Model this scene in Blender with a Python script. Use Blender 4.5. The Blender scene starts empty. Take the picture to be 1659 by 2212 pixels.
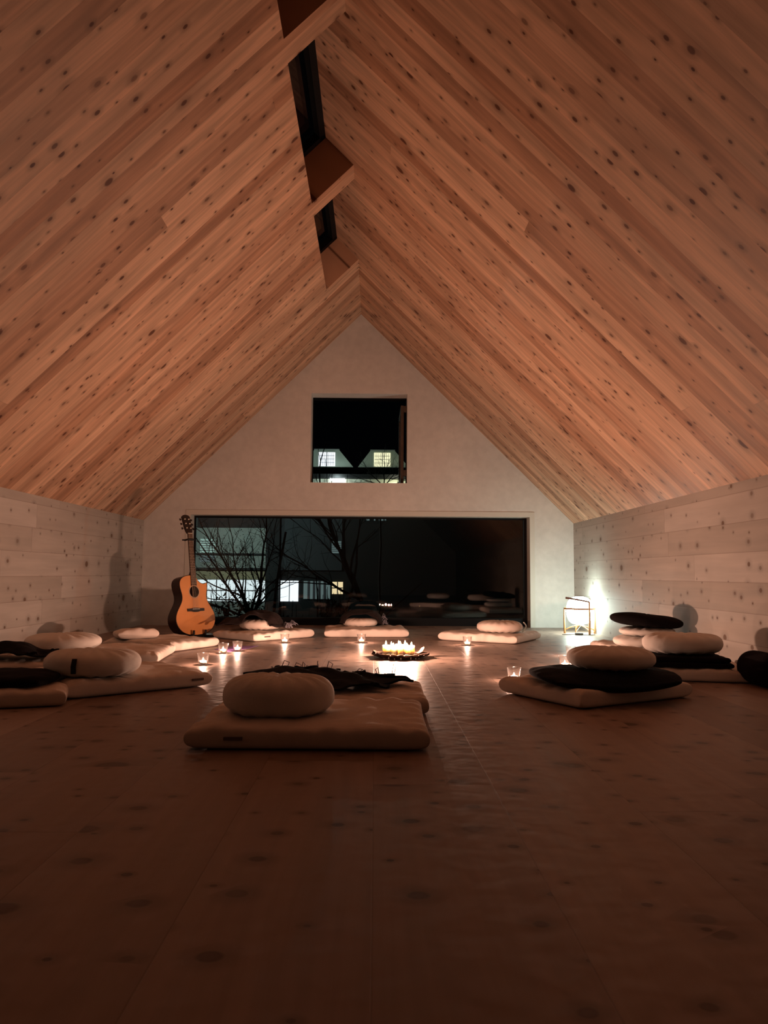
import bpy, bmesh, math, random
from mathutils import Vector, Matrix, noise
PI = math.pi
sc = bpy.context.scene
COL = sc.collection

# ------------------------------------------------------------------ camera
cam_d = bpy.data.cameras.new('camera')
cam = bpy.data.objects.new('camera', cam_d); COL.objects.link(cam); sc.camera = cam
FPX = 1640.0
cam_d.sensor_fit = 'HORIZONTAL'; cam_d.sensor_width = 36.0
cam_d.lens = 36.0 * FPX / 1659.0
cam_d.clip_start = 0.02; cam_d.clip_end = 300
yaw, pitch, roll = math.atan(19 / FPX), math.atan(133 / FPX), 0.007
fw = Vector((math.sin(yaw) * math.cos(pitch), math.cos(yaw) * math.cos(pitch), math.sin(pitch)))
rt = Vector((math.cos(yaw), -math.sin(yaw), 0)); up = rt.cross(fw)
rt2 = rt * math.cos(roll) + up * math.sin(roll); up2 = up * math.cos(roll) - rt * math.sin(roll)
cam.matrix_world = Matrix(((rt2.x, up2.x, -fw.x, 0), (rt2.y, up2.y, -fw.y, 0), (rt2.z, up2.z, -fw.z, 0.53), (0, 0, 0, 1)))

# ------------------------------------------------------------------ world, exposure
w = bpy.data.worlds.new('night'); sc.world = w; w.use_nodes = True
w.node_tree.nodes['Background'].inputs[0].default_value = (0.30, 0.36, 0.5, 1)
w.node_tree.nodes['Background'].inputs[1].default_value = 0.0012
sc.view_settings.view_transform = 'Standard'; sc.view_settings.look = 'None'
sc.view_settings.gamma = 1.0; sc.view_settings.use_curve_mapping = False
sc.view_settings.exposure = 0.0
sc.cycles.max_bounces = 10; sc.cycles.diffuse_bounces = 2
sc.cycles.use_adaptive_sampling = False; sc.cycles.glossy_bounces = 4
sc.cycles.transparent_max_bounces = 24; sc.cycles.transmission_bounces = 8
sc.cycles.use_denoising = True
sc.cycles.sample_clamp_indirect = 4.0
sc.cycles.caustics_reflective = False; sc.cycles.caustics_refractive = False

FLAME_COL = (1.0, 0.56, 0.40)
FLAME_W = 8.0        # each flame of the tray
TEA_W = 3.1
LAMP_COL = (0.80, 1.0, 0.90)
LAMP_E = 28.0

# ------------------------------------------------------------------ node helper
class N:
    def __init__(s, name):
        s.m = bpy.data.materials.new(name); s.m.use_nodes = True
        s.t = s.m.node_tree; s.n = s.t.nodes; s.l = s.t.links
        s.b = s.n['Principled BSDF']; s.out = s.n['Material Output']
    def put(s, sock, v):
        if v is None: return
        if hasattr(v, 'is_output'): s.l.new(v, sock)
        else:
            if isinstance(v, (tuple, list)) and len(v) == 3 and sock.type == 'RGBA': v = tuple(v) + (1,)
            sock.default_value = v
    def math(s, op, a, b=None, c=None, clamp=False):
        n = s.n.new('ShaderNodeMath'); n.operation = op; n.use_clamp = clamp
        s.put(n.inputs[0], a); s.put(n.inputs[1], b); s.put(n.inputs[2], c)
        return n.outputs[0]
    def ss(s, v, lo, hi, a=0.0, b=1.0):
        n = s.n.new('ShaderNodeMapRange'); n.interpolation_type = 'SMOOTHSTEP'
        s.put(n.inputs[0], v); n.inputs[1].default_value = lo; n.inputs[2].default_value = hi
        n.inputs[3].default_value = a; n.inputs[4].default_value = b
        return n.outputs[0]
    def comb(s, x, y, z=0.0):
        n = s.n.new('ShaderNodeCombineXYZ')
        for i, v in enumerate((x, y, z)): s.put(n.inputs[i], v)
        return n.outputs[0]
    def coord(s, kind='Object'):
        tc = s.n.new('ShaderNodeTexCoord'); return tc.outputs[kind]
    def xyz(s, v):
        sp = s.n.new('ShaderNodeSeparateXYZ'); s.l.new(v, sp.inputs[0]); return sp.outputs
    def noise(s, vec, scale, detail=2.0, rough=0.5):
        n = s.n.new('ShaderNodeTexNoise'); s.put(n.inputs['Vector'], vec)
        n.inputs['Scale'].default_value = scale; n.inputs['Detail'].default_value = detail
        n.inputs['Roughness'].default_value = rough
        return n.outputs[0]
    def white(s, v, dim='1D'):
        n = s.n.new('ShaderNodeTexWhiteNoise'); n.noise_dimensions = dim
        s.put(n.inputs['W'] if dim == '1D' else n.inputs['Vector'], v)
        return n.outputs[0]
    def voro(s, vec, scale=1.0, rnd=1.0):
        n = s.n.new('ShaderNodeTexVoronoi'); n.voronoi_dimensions = '2D'; s.put(n.inputs['Vector'], vec)
        n.inputs['Scale'].default_value = scale; n.inputs['Randomness'].default_value = rnd
        return n.outputs['Distance'], n.outputs['Color']
    def mix(s, f, a, b, mode='MIX'):
        n = s.n.new('ShaderNodeMix'); n.data_type = 'RGBA'; n.blend_type = mode
        s.put(n.inputs[0], f); s.put(n.inputs[6], a); s.put(n.inputs[7], b)
        return n.outputs[2]
    def bump(s, h, strength, dist):
        n = s.n.new('ShaderNodeBump'); n.inputs['Strength'].default_value = strength
        n.inputs['Distance'].default_value = dist; s.put(n.inputs['Height'], h)
        s.l.new(n.outputs[0], s.b.inputs['Normal']); return n

def knot_wood(name, width, length, tones, knot_col, rough, dens=0.75, ksize=1.0, aspect=1.6, seam=0.0016,
              seam_dark=0.45, grain=0.25, across='Y', contrast=1.0, halo=0.35, spec=0.3, cell=0.12, coat=0.0, crossed=False, ripple=0.0010):
    """boards along local X, stacked along local Y (or Z)"""
    m = N(name); o = m.xyz(m.coord())
    x = o[0]; y = o[1] if across == 'Y' else o[2]
    if crossed: x, y = y, x
    row = m.math('FLOOR', m.math('DIVIDE', y, width))
    r1 = m.white(m.math('ADD', row, 17.3)); r2 = m.white(m.math('ADD', row, 91.7))
    xo = m.math('ADD', x, m.math('MULTIPLY', r1, 37.0))
    seg = m.math('FLOOR', m.math('DIVIDE', xo, length))
    bid = m.math('ADD', m.math('MULTIPLY', row, 7.31), m.math('MULTIPLY', seg, 3.77))
    rb = m.white(bid); rb2 = m.white(m.math('ADD', bid, 5.5))
    # grain
    wob = m.noise(m.comb(m.math('MULTIPLY', xo, 1.3), m.math('MULTIPLY', y, 5.0), bid), 1.0, 1.0)
    gy = m.math('ADD', y, m.math('MULTIPLY', wob, 0.06))
    g = m.noise(m.comb(m.math('MULTIPLY', xo, 0.9), m.math('MULTIPLY', gy, 24.0), bid), 1.0, 4.0, 0.6)
    g2 = m.noise(m.comb(m.math('MULTIPLY', xo, 2.2), m.math('MULTIPLY', y, 14.0), bid), 1.0, 2.0)
    base = m.mix(rb, tones[0], tones[1])
    base = m.mix(m.ss(rb2, 0.55, 1.0, 0, contrast), base, tones[2])
    gf = m.ss(g, 0.30, 0.75, 1.0 - grain * 0.6, 1.0 + grain * 0.3)
    gf = m.math('MULTIPLY', gf, m.ss(g2, 0.25, 0.75, 1.0 - grain * 0.7, 1.0 + grain * 0.4))
    wave = m.noise(m.coord(), 16.0, 1.0)
    # knots: two sizes, kept on their board by the board id
    def knots(c, r, prob, sd):
        vec = m.comb(m.math('ADD', m.math('DIVIDE', xo, c * aspect), m.math('MULTIPLY', bid, 1.917)),
                     m.math('ADD', m.math('DIVIDE', y, c), sd), 0)
        dw = m.noise(vec, 2.3, 1.0)
        d, col = m.voro(vec)
        cs = m.xyz(col)
        present = m.math('LESS_THAN', cs[0], prob)
        size = m.math('MULTIPLY', m.math('ADD', m.math('MULTIPLY', m.math('POWER', cs[1], 2.0), 1.3), 0.55), r / c)
        q = m.math('DIVIDE', m.math('ADD', d, m.math('MULTIPLY', m.math('SUBTRACT', dw, 0.5), r / c * 0.9)), size)
        core = m.math('MULTIPLY', m.ss(q, 0.65, 1.15, 1.0, 0.0), present)
        hal = m.math('MULTIPLY', m.ss(q, 0.8, 3.2, 1.0, 0.0), present)
        return core, hal, cs[2]
    c1, h1, k1 = knots(cell, 0.0085 * ksize, dens, 0.37)
    c2, h2, k2 = knots(cell * 2.6, 0.017 * ksize, dens * 0.62, 4.11)
    core = m.math('MAXIMUM', m.math('MULTIPLY', c1, m.math('ADD', m.math('MULTIPLY', k1, 0.5), 0.5)), m.math('MULTIPLY', c2, 0.9))
    hl = m.math('MAXIMUM', h1, h2)
    gf = m.math('MULTIPLY', gf, m.math('SUBTRACT', 1.0, m.math('MULTIPLY', hl, halo)))
    colr = m.mix(1.0, base, m.comb(gf, gf, gf), 'MULTIPLY')
    colr = m.mix(core, colr, knot_col)
    # seams
    fy = m.math('FRACT', m.math('DIVIDE', y, width))
    ey = m.math('MULTIPLY', m.math('MINIMUM', fy, m.math('SUBTRACT', 1.0, fy)), width)
    fx = m.math('FRACT', m.math('DIVIDE', xo, length))
    ex = m.math('MULTIPLY', m.math('MINIMUM', fx, m.math('SUBTRACT', 1.0, fx)), length)
    e = m.math('MINIMUM', ey, ex)
    sm = m.ss(e, seam * 0.4, seam * 1.6, seam_dark, 0.0)
    colr = m.mix(sm, colr, knot_col)
    m.put(m.b.inputs['Base Color'], colr)
    m.put(m.b.inputs['Roughness'], m.math('ADD', rough - 0.06, m.math('MULTIPLY', g2, 0.14)))
    m.b.inputs['Specular IOR Level'].default_value = spec
    if coat: m.b.inputs['Coat Weight'].default_value = coat; m.b.inputs['Coat Roughness'].default_value = 0.18
    hgt = m.math('SUBTRACT', m.math('MULTIPLY', m.math('ADD', g2, m.math('MULTIPLY', wave, 3.0)), 0.3), m.math('MULTIPLY', sm, 0.8))
    m.bump(hgt, 0.5, ripple)
    return m.m

def plain(name, col, rough=0.7, metal=0.0, noise_amt=0.0, nscale=20.0, bump=0.0, bscale=200.0, spec=0.4, sheen=0.0, emis=None, es=0.0, sss=0.0):
    m = N(name)
    if noise_amt:
        nz = m.noise(m.coord(), nscale, 4.0, 0.6)
        f = m.ss(nz, 0.3, 0.7, 1 - noise_amt, 1 + noise_amt * 0.4)
        m.put(m.b.inputs['Base Color'], m.mix(1.0, col, m.comb(f, f, f), 'MULTIPLY'))
    else: m.put(m.b.inputs['Base Color'], col)
    m.b.inputs['Roughness'].default_value = rough; m.b.inputs['Metallic'].default_value = metal
    m.b.inputs['Specular IOR Level'].default_value = spec
    if sheen: m.b.inputs['Sheen Weight'].default_value = sheen
    if bump: m.bump(m.noise(m.coord(), bscale, 3.0), bump, 0.002)
    if emis: m.put(m.b.inputs['Emission Color'], emis); m.b.inputs['Emission Strength'].default_value = es
    if sss: m.b.inputs['Subsurface Weight'].default_value = sss; m.b.inputs['Subsurface Radius'].default_value = (0.020, 0.018, 0.016); m.b.inputs['Subsurface Scale'].default_value = 1.0
    return m.m

def emit_mat(name, col, strength, see_through=False):
    m = N(name); m.n.remove(m.b)
    e = m.n.new('ShaderNodeEmission'); m.put(e.inputs[0], col); e.inputs[1].default_value = strength
    if see_through:
        t = m.n.new('ShaderNodeBsdfTransparent'); a = m.n.new('ShaderNodeAddShader')
        m.l.new(e.outputs[0], a.inputs[0]); m.l.new(t.outputs[0], a.inputs[1]); m.l.new(a.outputs[0], m.out.inputs[0])
    else: m.l.new(e.outputs[0], m.out.inputs[0])
    return m.m

def thin_glass(name, base=0.035, tint=(1, 1, 1), rough=0.0, gloss=(1, 1, 1), pw=5.0):
    m = N(name); m.n.remove(m.b)
    lw = m.n.new('ShaderNodeLayerWeight'); lw.inputs[0].default_value = 0.5
    f = m.math('ADD', m.math('MULTIPLY', m.math('POWER', lw.outputs['Facing'], pw), 1 - base), base, clamp=True)
    t = m.n.new('ShaderNodeBsdfTransparent'); m.put(t.inputs[0], tint)
    g = m.n.new('ShaderNodeBsdfGlossy'); m.put(g.inputs[0], gloss); g.inputs['Roughness'].default_value = rough
    x = m.n.new('ShaderNodeMixShader'); m.l.new(f, x.inputs[0]); m.l.new(t.outputs[0], x.inputs[1]); m.l.new(g.outputs[0], x.inputs[2])
    m.l.new(x.outputs[0], m.out.inputs[0]); return m.m

M = {}
M['ceiling'] = knot_wood('spruce_boards', 0.118, 9.0, ((0.64, 0.37, 0.235), (0.82, 0.53, 0.35), (0.47, 0.24, 0.14)), (0.10, 0.026, 0.010), 0.55, dens=0.76, ksize=0.90, aspect=1.35, contrast=0.85, grain=0.34, cell=0.105, seam_dark=0.16, halo=0.28)
M['wall_boards'] = knot_wood('limed_boards', 0.165, 2.1, ((0.51, 0.46, 0.41), (0.57, 0.52, 0.47), (0.45, 0.40, 0.35)), (0.17, 0.10, 0.065), 0.6, dens=0.66, ksize=1.0, aspect=1.2, across='Z', grain=0.10, halo=0.2, seam_dark=0.35, seam=0.0022, cell=0.13)
M['floor'] = knot_wood('oiled_floor_boards', 0.30, 2.2, ((0.31, 0.22, 0.175), (0.39, 0.285, 0.23), (0.24, 0.16, 0.122)), (0.06, 0.026, 0.017), 0.42, dens=0.85, ksize=1.6, aspect=0.8, across='Y', grain=0.16, halo=0.3, seam=0.0014, seam_dark=0.22, contrast=0.8, spec=0.26, cell=0.15, ripple=0.0045)
def plaster():
    m = N('smooth_plaster')
    a = m.noise(m.coord(), 1.6, 5.0, 0.6); b = m.noise(m.coord(), 14.0, 4.0, 0.6)
    f = m.math('MULTIPLY', m.ss(a, 0.3, 0.7, 0.92, 1.04), m.ss(b, 0.3, 0.7, 0.95, 1.03))
    m.put(m.b.inputs['Base Color'], m.mix(1.0, (0.78, 0.76, 0.72), m.comb(f, f, f), 'MULTIPLY'))
    m.b.inputs['Roughness'].default_value = 0.8; m.b.inputs['Specular IOR Level'].default_value = 0.2
    m.bump(b, 0.25, 0.004); return m.m
M['plaster'] = plaster()
M['trim'] = plain('white_trim', (0.72, 0.69, 0.62), 0.6)
M['black'] = plain('black_frame', (0.006, 0.006, 0.007), 0.6, spec=0.15)
M['dark_wood'] = plain('sash_wood', (0.10, 0.07, 0.05), 0.5, noise_amt=0.2, nscale=30)
M['pane'] = thin_glass('window_glass', 0.022, (0.97, 0.99, 0.98))
M['cup_glass'] = thin_glass('cup_glass', 0.10, (0.985, 0.985, 0.985), 0.16, pw=2.2)
M['canvas'] = plain('natural_cotton', (0.80, 0.69, 0.61), 0.95, noise_amt=0.08, nscale=9, bump=0.35, bscale=60, spec=0.1)
M['canvas_white'] = plain('undyed_cotton', (0.82, 0.76, 0.70), 0.95, noise_amt=0.06, nscale=9, bump=0.3, bscale=60, spec=0.1, sheen=0.15)
M['piping'] = plain('white_piping', (0.85, 0.8, 0.72), 0.8)
M['label'] = plain('woven_label', (0.16, 0.12, 0.11), 0.9)
M['black_label'] = plain('black_label', (0.012, 0.010, 0.010), 0.9)
M['navy'] = plain('navy_wool', (0.010, 0.012, 0.018), 1.0, noise_amt=0.3, nscale=50, bump=0.6, bscale=120, spec=0.08, sheen=0.04)
M['brownwool'] = plain('dark_brown_wool', (0.022, 0.014, 0.013), 1.0, noise_amt=0.3, nscale=40, bump=0.6, bscale=120, spec=0.1, sheen=0.03)
M['blackcloth'] = plain('black_cotton', (0.009, 0.007, 0.008), 0.95, bump=0.3, bscale=80, spec=0.08)
M['fringe'] = plain('wool_fringe', (0.22, 0.20, 0.24), 0.9, sheen=0.5)
M['wax'] = plain('white_wax', (0.90, 0.84, 0.74), 0.5, sss=1.0)
M['wick'] = plain('burnt_wick', (0.02, 0.015, 0.01), 0.9)
M['flame'] = emit_mat('flame', (1.0, 0.62, 0.28), 60.0, True)
M['tin'] = plain('tin', (0.75, 0.72, 0.68), 0.35, metal=1.0)
M['bark'] = plain('dark_hammered_metal', (0.16, 0.105, 0.085), 0.42, metal=0.65, noise_amt=0.4, nscale=25, bump=0.6, bscale=40)
M['leaf'] = plain('dry_leaf', (0.42, 0.27, 0.20), 0.7, noise_amt=0.3, nscale=30)
M['paper'] = plain('purple_paper', (0.26, 0.13, 0.36), 0.6)
M['cedar'] = plain('cedar_top', (0.72, 0.30, 0.10), 0.35, noise_amt=0.08, nscale=6)
M['mahogany'] = plain('dark_mahogany', (0.030, 0.010, 0.007), 0.3, noise_amt=0.3, nscale=20)
M['ebony'] = plain('ebony', (0.022, 0.014, 0.012), 0.4)
M['fretwood'] = plain('fingerboard_wood', (0.085, 0.05, 0.035), 0.5)
M['bone'] = plain('bone', (0.82, 0.74, 0.6), 0.4)
M['rosette'] = plain('rosette_inlay', (0.50, 0.33, 0.22), 0.4)
M['string'] = plain('steel_string', (0.7, 0.6, 0.5), 0.3, metal=0.9)
M['stand'] = plain('stand_black', (0.01, 0.009, 0.009), 0.6)
M['hole'] = plain('soundhole_dark', (0.01, 0.006, 0.005), 0.9, spec=0.0)
M['cherry'] = plain('cherry_wood', (0.50, 0.24, 0.09), 0.45, noise_amt=0.12, nscale=30)
M['cherry_dark'] = plain('leather_brown', (0.20, 0.10, 0.07), 0.6)
M['globe'] = emit_mat('opal_glass_lit', LAMP_COL, LAMP_E)
M['cord'] = plain('grey_cord', (0.16, 0.17, 0.16), 0.6)

# ------------------------------------------------------------------ mesh helpers
def obj(name, bm, mat=None, parent=None, smooth=False, loc=None, rot=None):
    me = bpy.data.meshes.new(name); bm.normal_update(); bm.to_mesh(me); bm.free()
    if mat: me.materials.append(mat)
    if smooth:
        for p in me.polygons: p.use_smooth = True
    o = bpy.data.objects.new(name, me); COL.objects.link(o)
    if parent: o.parent = parent
    if loc is not None: o.location = loc
    if rot is not None: o.rotation_euler = rot
    return o
def tag(o, label, cat, group=None):
    o['label'] = label; o['category'] = cat
    if group: o['group'] = group
    return o
def struct(o): o['kind'] = 'structure'; return o
def empty(name, loc, rz=0.0, label=None, cat=None, group=None):
    o = bpy.data.objects.new(name, None); COL.objects.link(o); o.location = loc; o.rotation_euler = (0, 0, rz)
    o.empty_display_size = 0.05
    if label: tag(o, label, cat, group)
    return o
def box(bm, x0, x1, y0, y1, z0, z1, bev=0.0, mtx=None):
    vs = [bm.verts.new((x, y, z)) for x in (x0, x1) for y in (y0, y1) for z in (z0, z1)]
    f = [(0, 1, 3, 2), (4, 6, 7, 5), (0, 4, 5, 1), (2, 3, 7, 6), (0, 2, 6, 4), (1, 5, 7, 3)]
    fs = [bm.faces.new([vs[i] for i in q]) for q in f]
    if mtx: bmesh.ops.transform(bm, matrix=mtx, verts=vs)
    if bev:
        es = list({e for q in fs for e in q.edges})
        bmesh.ops.bevel(bm, geom=es, offset=bev, segments=2, affect='EDGES', profile=0.6)
    return vs
def B(*a, **k): bm = bmesh.new(); box(bm, *a, **k); return bm
def tube(bm, pts, r, seg=8, closed=False, cap=True):
    pts = [Vector(p) for p in pts]; n = len(pts)
    rs = r if isinstance(r, (list, tuple)) else [r] * n
    rings = []; prev = None
    for i, p in enumerate(pts):
        if closed: d = (pts[(i + 1) % n] - pts[i - 1]).normalized()
        else: d = (pts[min(i + 1, n - 1)] - pts[max(i - 1, 0)]).normalized()
        if prev is None:
            a = Vector((0, 0, 1)) if abs(d.z) < 0.9 else Vector((1, 0, 0))
            u = d.cross(a).normalized()
        else: u = (prev - d * prev.dot(d)).normalized()
        prev = u; v = d.cross(u)
        rings.append([bm.verts.new(p + (u * math.cos(2 * PI * k / seg) + v * math.sin(2 * PI * k / seg)) * rs[i]) for k in range(seg)])
    for i in range(n if closed else n - 1):
        a, b = rings[i], rings[(i + 1) % n]
        for k in range(seg): bm.faces.new((a[k], a[(k + 1) % seg], b[(k + 1) % seg], b[k]))
    if cap and not closed: bm.faces.new(rings[0][::-1]); bm.faces.new(rings[-1])
    return bm
def T(pts, r, seg=8, closed=False): return tube(bmesh.new(), pts, r, seg, closed)
def lathe(prof, seg=24, bm=None, jitter=None):
    bm = bm or bmesh.new(); rings = []
    for r, z in prof:
        if r < 1e-6: rings.append([bm.verts.new((0, 0, z))])
        else: rings.append([bm.verts.new((r * math.cos(2 * PI * k / seg), r * math.sin(2 * PI * k / seg), z)) for k in range(seg)])
    for a, b in zip(rings, rings[1:]):
        for k in range(seg):
            k2 = (k + 1) % seg
            if len(a) == 1 and len(b) == 1: continue
            if len(a) == 1: bm.faces.new((a[0], b[k], b[k2]))
            elif len(b) == 1: bm.faces.new((a[k], b[0], a[k2]))
            else: bm.faces.new((a[k], b[k], b[k2], a[k2]))
    bmesh.ops.recalc_face_normals(bm, faces=bm.faces)
    return bm
def nz(x, y, z=0.0): return noise.noise(Vector((x, y, z)))

# ------------------------------------------------------------------ the room
XL, XR, YB, YF = -2.33, 2.01, 7.66, -3.2
XC, ZR = -0.16, 3.20
SL = (XC - XL) / 0.7103                                    # slope length
EAVE = ZR - (XC - XL) * 0.7038 / 0.7103
# floor: boards run away from the viewer, so the local X axis is turned onto world Y
fl = struct(obj('floor', B(YF - 0.1, YB + 0.22, -XR - 0.3, -XL + 0.3, -0.2, 0.0), M['floor'], rot=(0, 0, PI / 2)))
struct(obj('wall_left', B(YF, YB, -0.0, 0.18, -0.05, EAVE + 0.12), M['wall_boards'], loc=(XL, 0, 0), rot=(0, 0, PI / 2)))
struct(obj('wall_right', B(YF, YB, -0.18, 0.0, -0.05, EAVE + 0.12), M['wall_boards'], loc=(XR, 0, 0), rot=(0, 0, PI / 2)))
def gable(name, y0, y1, holes):
    """gable wall as boxes around its holes, one mesh"""
    bm = bmesh.new()
    xs = sorted({XL - 0.05, XR + 0.05, XC} | {h[i] for h in holes for i in (0, 1)})
    top = lambda x: ZR + 0.10 - abs(x - XC) * 0.7038 / 0.7103
    for a, b in zip(xs, xs[1:]):
        cuts = sorted((h[2], h[3]) for h in holes if h[0] <= a + 1e-6 and h[1] >= b - 1e-6)
        z = -0.05; segs = []
        for c0, c1 in cuts:
            if c0 > z: segs.append((z, c0, None))
            z = c1
        segs.append((z, None, 1))
        for z0, z1, t in segs:
            za, zb = (top(a), top(b)) if t else (z1, z1)
            v = [bm.verts.new(p) for p in ((a, y0, z0), (b, y0, z0), (b, y0, zb), (a, y0, za), (a, y1, z0), (b, y1, z0), (b, y1, zb), (a, y1, za))]
            for q in ((0, 1, 2, 3), (5, 4, 7, 6), (0, 4, 5, 1), (3, 2, 6, 7), (0, 3, 7, 4), (1, 5, 6, 2)): bm.faces.new([v[i] for i in q])
    bmesh.ops.remove_doubles(bm, verts=bm.verts, dist=1e-5)
    return struct(obj(name, bm, M['plaster']))
BIG = (-1.862, 1.568, -0.02, 1.112); UPR = (-0.662, 0.320, 1.447, 2.367)
gable('wall_back', YB, YB + 0.20, [BIG, UPR])
gable('wall_front', YF - 0.2, YF, [])

def slope(name, side, boxes):
    d = Vector((-0.7103 if side < 0 else 0.7103, 0, -0.7038))
    y = Vector((0, 1, 0)); z = d.cross(y)
    bm = bmesh.new()
    for b in boxes: box(bm, *b)
    o = obj(name, bm, M['ceiling'])
    o.matrix_world = Matrix(((d.x, y.x, z.x, XC), (d.y, y.y, z.y, 0), (d.z, y.z, z.z, ZR), (0, 0, 0, 1)))
    return o
W_OP = 0.38; TH = 0.31
# left slope: local z points into the room, so the thickness goes to -TH
struct(slope('ceiling', -1, [(W_OP, SL + 0.15, YF, YB + 0.02, -TH, 0), (0, W_OP, YF, 0.30, -TH, 0), (0, W_OP, 6.285, YB + 0.02, -TH, 0)]))
# right slope runs on past the ridge up to the skylight glass
struct(slope('ceiling', 1, [(-TH - 0.02, SL + 0.15, YF, YB + 0.02, 0, 0.12)]))
BE = [(1.72, 1.88), (3.25, 3.415), (4.78, 4.955)]
for i, (a, b) in enumerate(BE): struct(slope('trim_%d' % (i + 1), -1, [(0.0, W_OP, a, b, -TH, 0)]))
ops = [(0.30, 1.72), (1.88, 3.25), (3.415, 4.78), (4.955, 6.285)]
for i, (a, b) in enumerate(ops):
    w3 = slope('window_%d' % (i + 3), -1, [(0.0, W_OP, a, a + 0.05, -TH, -TH + 0.05), (0.0, W_OP, b - 0.05, b, -TH, -TH + 0.05),
                                (W_OP - 0.03, W_OP, a, b, -TH, -TH + 0.05), (0.0, 0.05, a, b, -TH, -TH + 0.05)])
    w3.data.materials.clear(); w3.data.materials.append(M['black']); struct(w3)
    g = bmesh.new(); box(g, 0.0, W_OP, a, b, -TH - 0.02, -TH)
    gp = obj('pane', g, M['pane'], w3)

# big low window: flush white trim, dark lined void, glazing further out
bm = bmesh.new(); x0, x1, z0, z1 = BIG
box(bm, x0 - 0.046, x0 + 0.002, YB - 0.006, YB + 0.15, 0, z1 + 0.048); box(bm, x1 - 0.002, x1 + 0.046, YB - 0.006, YB + 0.15, 0, z1 + 0.048)
box(bm, x0 + 0.002, x1 - 0.002, YB - 0.006, YB + 0.15, z1 - 0.002, z1 + 0.048)
struct(obj('trim_4', bm, M['trim']))
GY = YB + 0.17
bm = bmesh.new(); x0, x1, z0, z1 = BIG
for b in ((x0 + 0.003, x0 + 0.016, 0.001, z1 - 0.003), (x1 - 0.032, x1 - 0.003, 0.001, z1 - 0.003), (x0 + 0.016, x1 - 0.032, z1 - 0.020, z1 - 0.003), (x0 + 0.016, x1 - 0.032, 0.001, 0.080)):
    box(bm, b[0], b[1], YB + 0.150, YB + 0.195, b[2], b[3], bev=0.002)
win = struct(obj('window_1', bm, M['black']))
obj('pane', B(x0 + 0.014, x1 - 0.030, GY, GY + 0.012, 0.078, z1 - 0.018), M['pane'], win)
# upper window: dark inner frame and a sash that stands open to the outside
x0, x1, z0, z1 = UPR
bm = bmesh.new()
for b in ((x0 - 0.05, x0 + 0.004, z0 - 0.05, z1 + 0.05), (x1 - 0.004, x1 + 0.05, z0 - 0.05, z1 + 0.05), (x0, x1, z1 - 0.012, z1 + 0.05)):
    box(bm, b[0], b[1], YB + 0.201, YB + 0.30, b[2], b[3])
w2 = struct(obj('window_2', bm, M['black']))
sash = bmesh.new()
sx = x1 - 0.062
box(sash, sx, sx + 0.032, YB + 0.13, YB + 0.20, z0 + 0.01, z1 - 0.09, bev=0.004); box(sash, sx, sx + 0.032, YB + 0.70, YB + 0.77, z0 + 0.01, z1 - 0.09)
box(sash, sx, sx + 0.032, YB + 0.20, YB + 0.70, z0 + 0.01, z0 + 0.08); box(sash, sx, sx + 0.032, YB + 0.20, YB + 0.70, z1 - 0.16, z1 - 0.09)
obj('open_sash', sash, M['dark_wood'], w2)
for zz in (z0 + 0.12, z1 - 0.13): obj('hinge', B(x1 - 0.032, x1 + 0.0, YB + 0.11, YB + 0.17, zz - 0.03, zz + 0.03, bev=0.003), M['dark_wood'], w2)
obj('pane', B(sx + 0.018, sx + 0.026, YB + 0.20, YB + 0.70, z0 + 0.08, z1 - 0.16), M['pane'], w2)

# ------------------------------------------------------------------ soft things
def puff(w, l, t, seed, p=16, q=0.30, crown=0.25, nxy=44, wr=0.007, pinch=0.012, droop=None, rnd_=0.0):
    """stuffed flat shape, w along x, l along y, bottom at z=0"""
    bm = bmesh.new(); n = nxy; top = {}; bot = {}
    for i in range(n + 1):
        for j in range(n + 1):
            u = math.sin(PI / 2 * (2 * i / n - 1)); v = math.sin(PI / 2 * (2 * j / n - 1))
            pr = max(0.0, (1 - abs(u) ** p)) ** q * max(0.0, (1 - abs(v) ** p)) ** q
            cr = (1 - u * u) * (1 - v * v)
            # corners stay out, sides pull in a little
            x = u * w / 2 * (1 - pinch * (1 - v * v) * abs(u) ** 6); y = v * l / 2 * (1 - pinch * (1 - u * u) * abs(v) ** 6)
            rim = max(abs(u), abs(v))
            pucker = math.sin((x if abs(v) > abs(u) else y) * 70 + seed * 3 + 2 * nz(x * 9, y * 9, seed)) * rim ** 5 * wr * 0.6
            nn = wr * 1.6 * (nz(x * 6, y * 6, seed) + 0.6 * nz(x * 17, y * 9, seed + 4)) * pr
            th = t * (0.5 + 0.5 * pr * (1 - crown + crown * (0.35 + 0.65 * cr))) + nn + pucker * pr
            zb = t * 0.5 * (1 - pr ** 0.8)
            dz = droop(x, y) if droop else 0.0
            x *= math.sqrt(1 - 0.5 * rnd_ * v * v); y *= math.sqrt(1 - 0.5 * rnd_ * u * u)
            edge = i in (0, n) or j in (0, n)
            tv = bm.verts.new((x, y, (t * 0.5 if edge else th) + dz)); top[i, j] = tv
            bot[i, j] = tv if edge else bm.verts.new((x, y, min(zb, th - 0.001) + dz))
    for i in range(n):
        for j in range(n):
            bm.faces.new((top[i, j], top[i + 1, j], top[i + 1, j + 1], top[i, j + 1]))
            q4 = [bot[i, j], bot[i, j + 1], bot[i + 1, j + 1], bot[i + 1, j]]
            if len(set(q4)) == 4:
                try: bm.faces.new(q4)
                except ValueError: pass
    return bm
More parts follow.
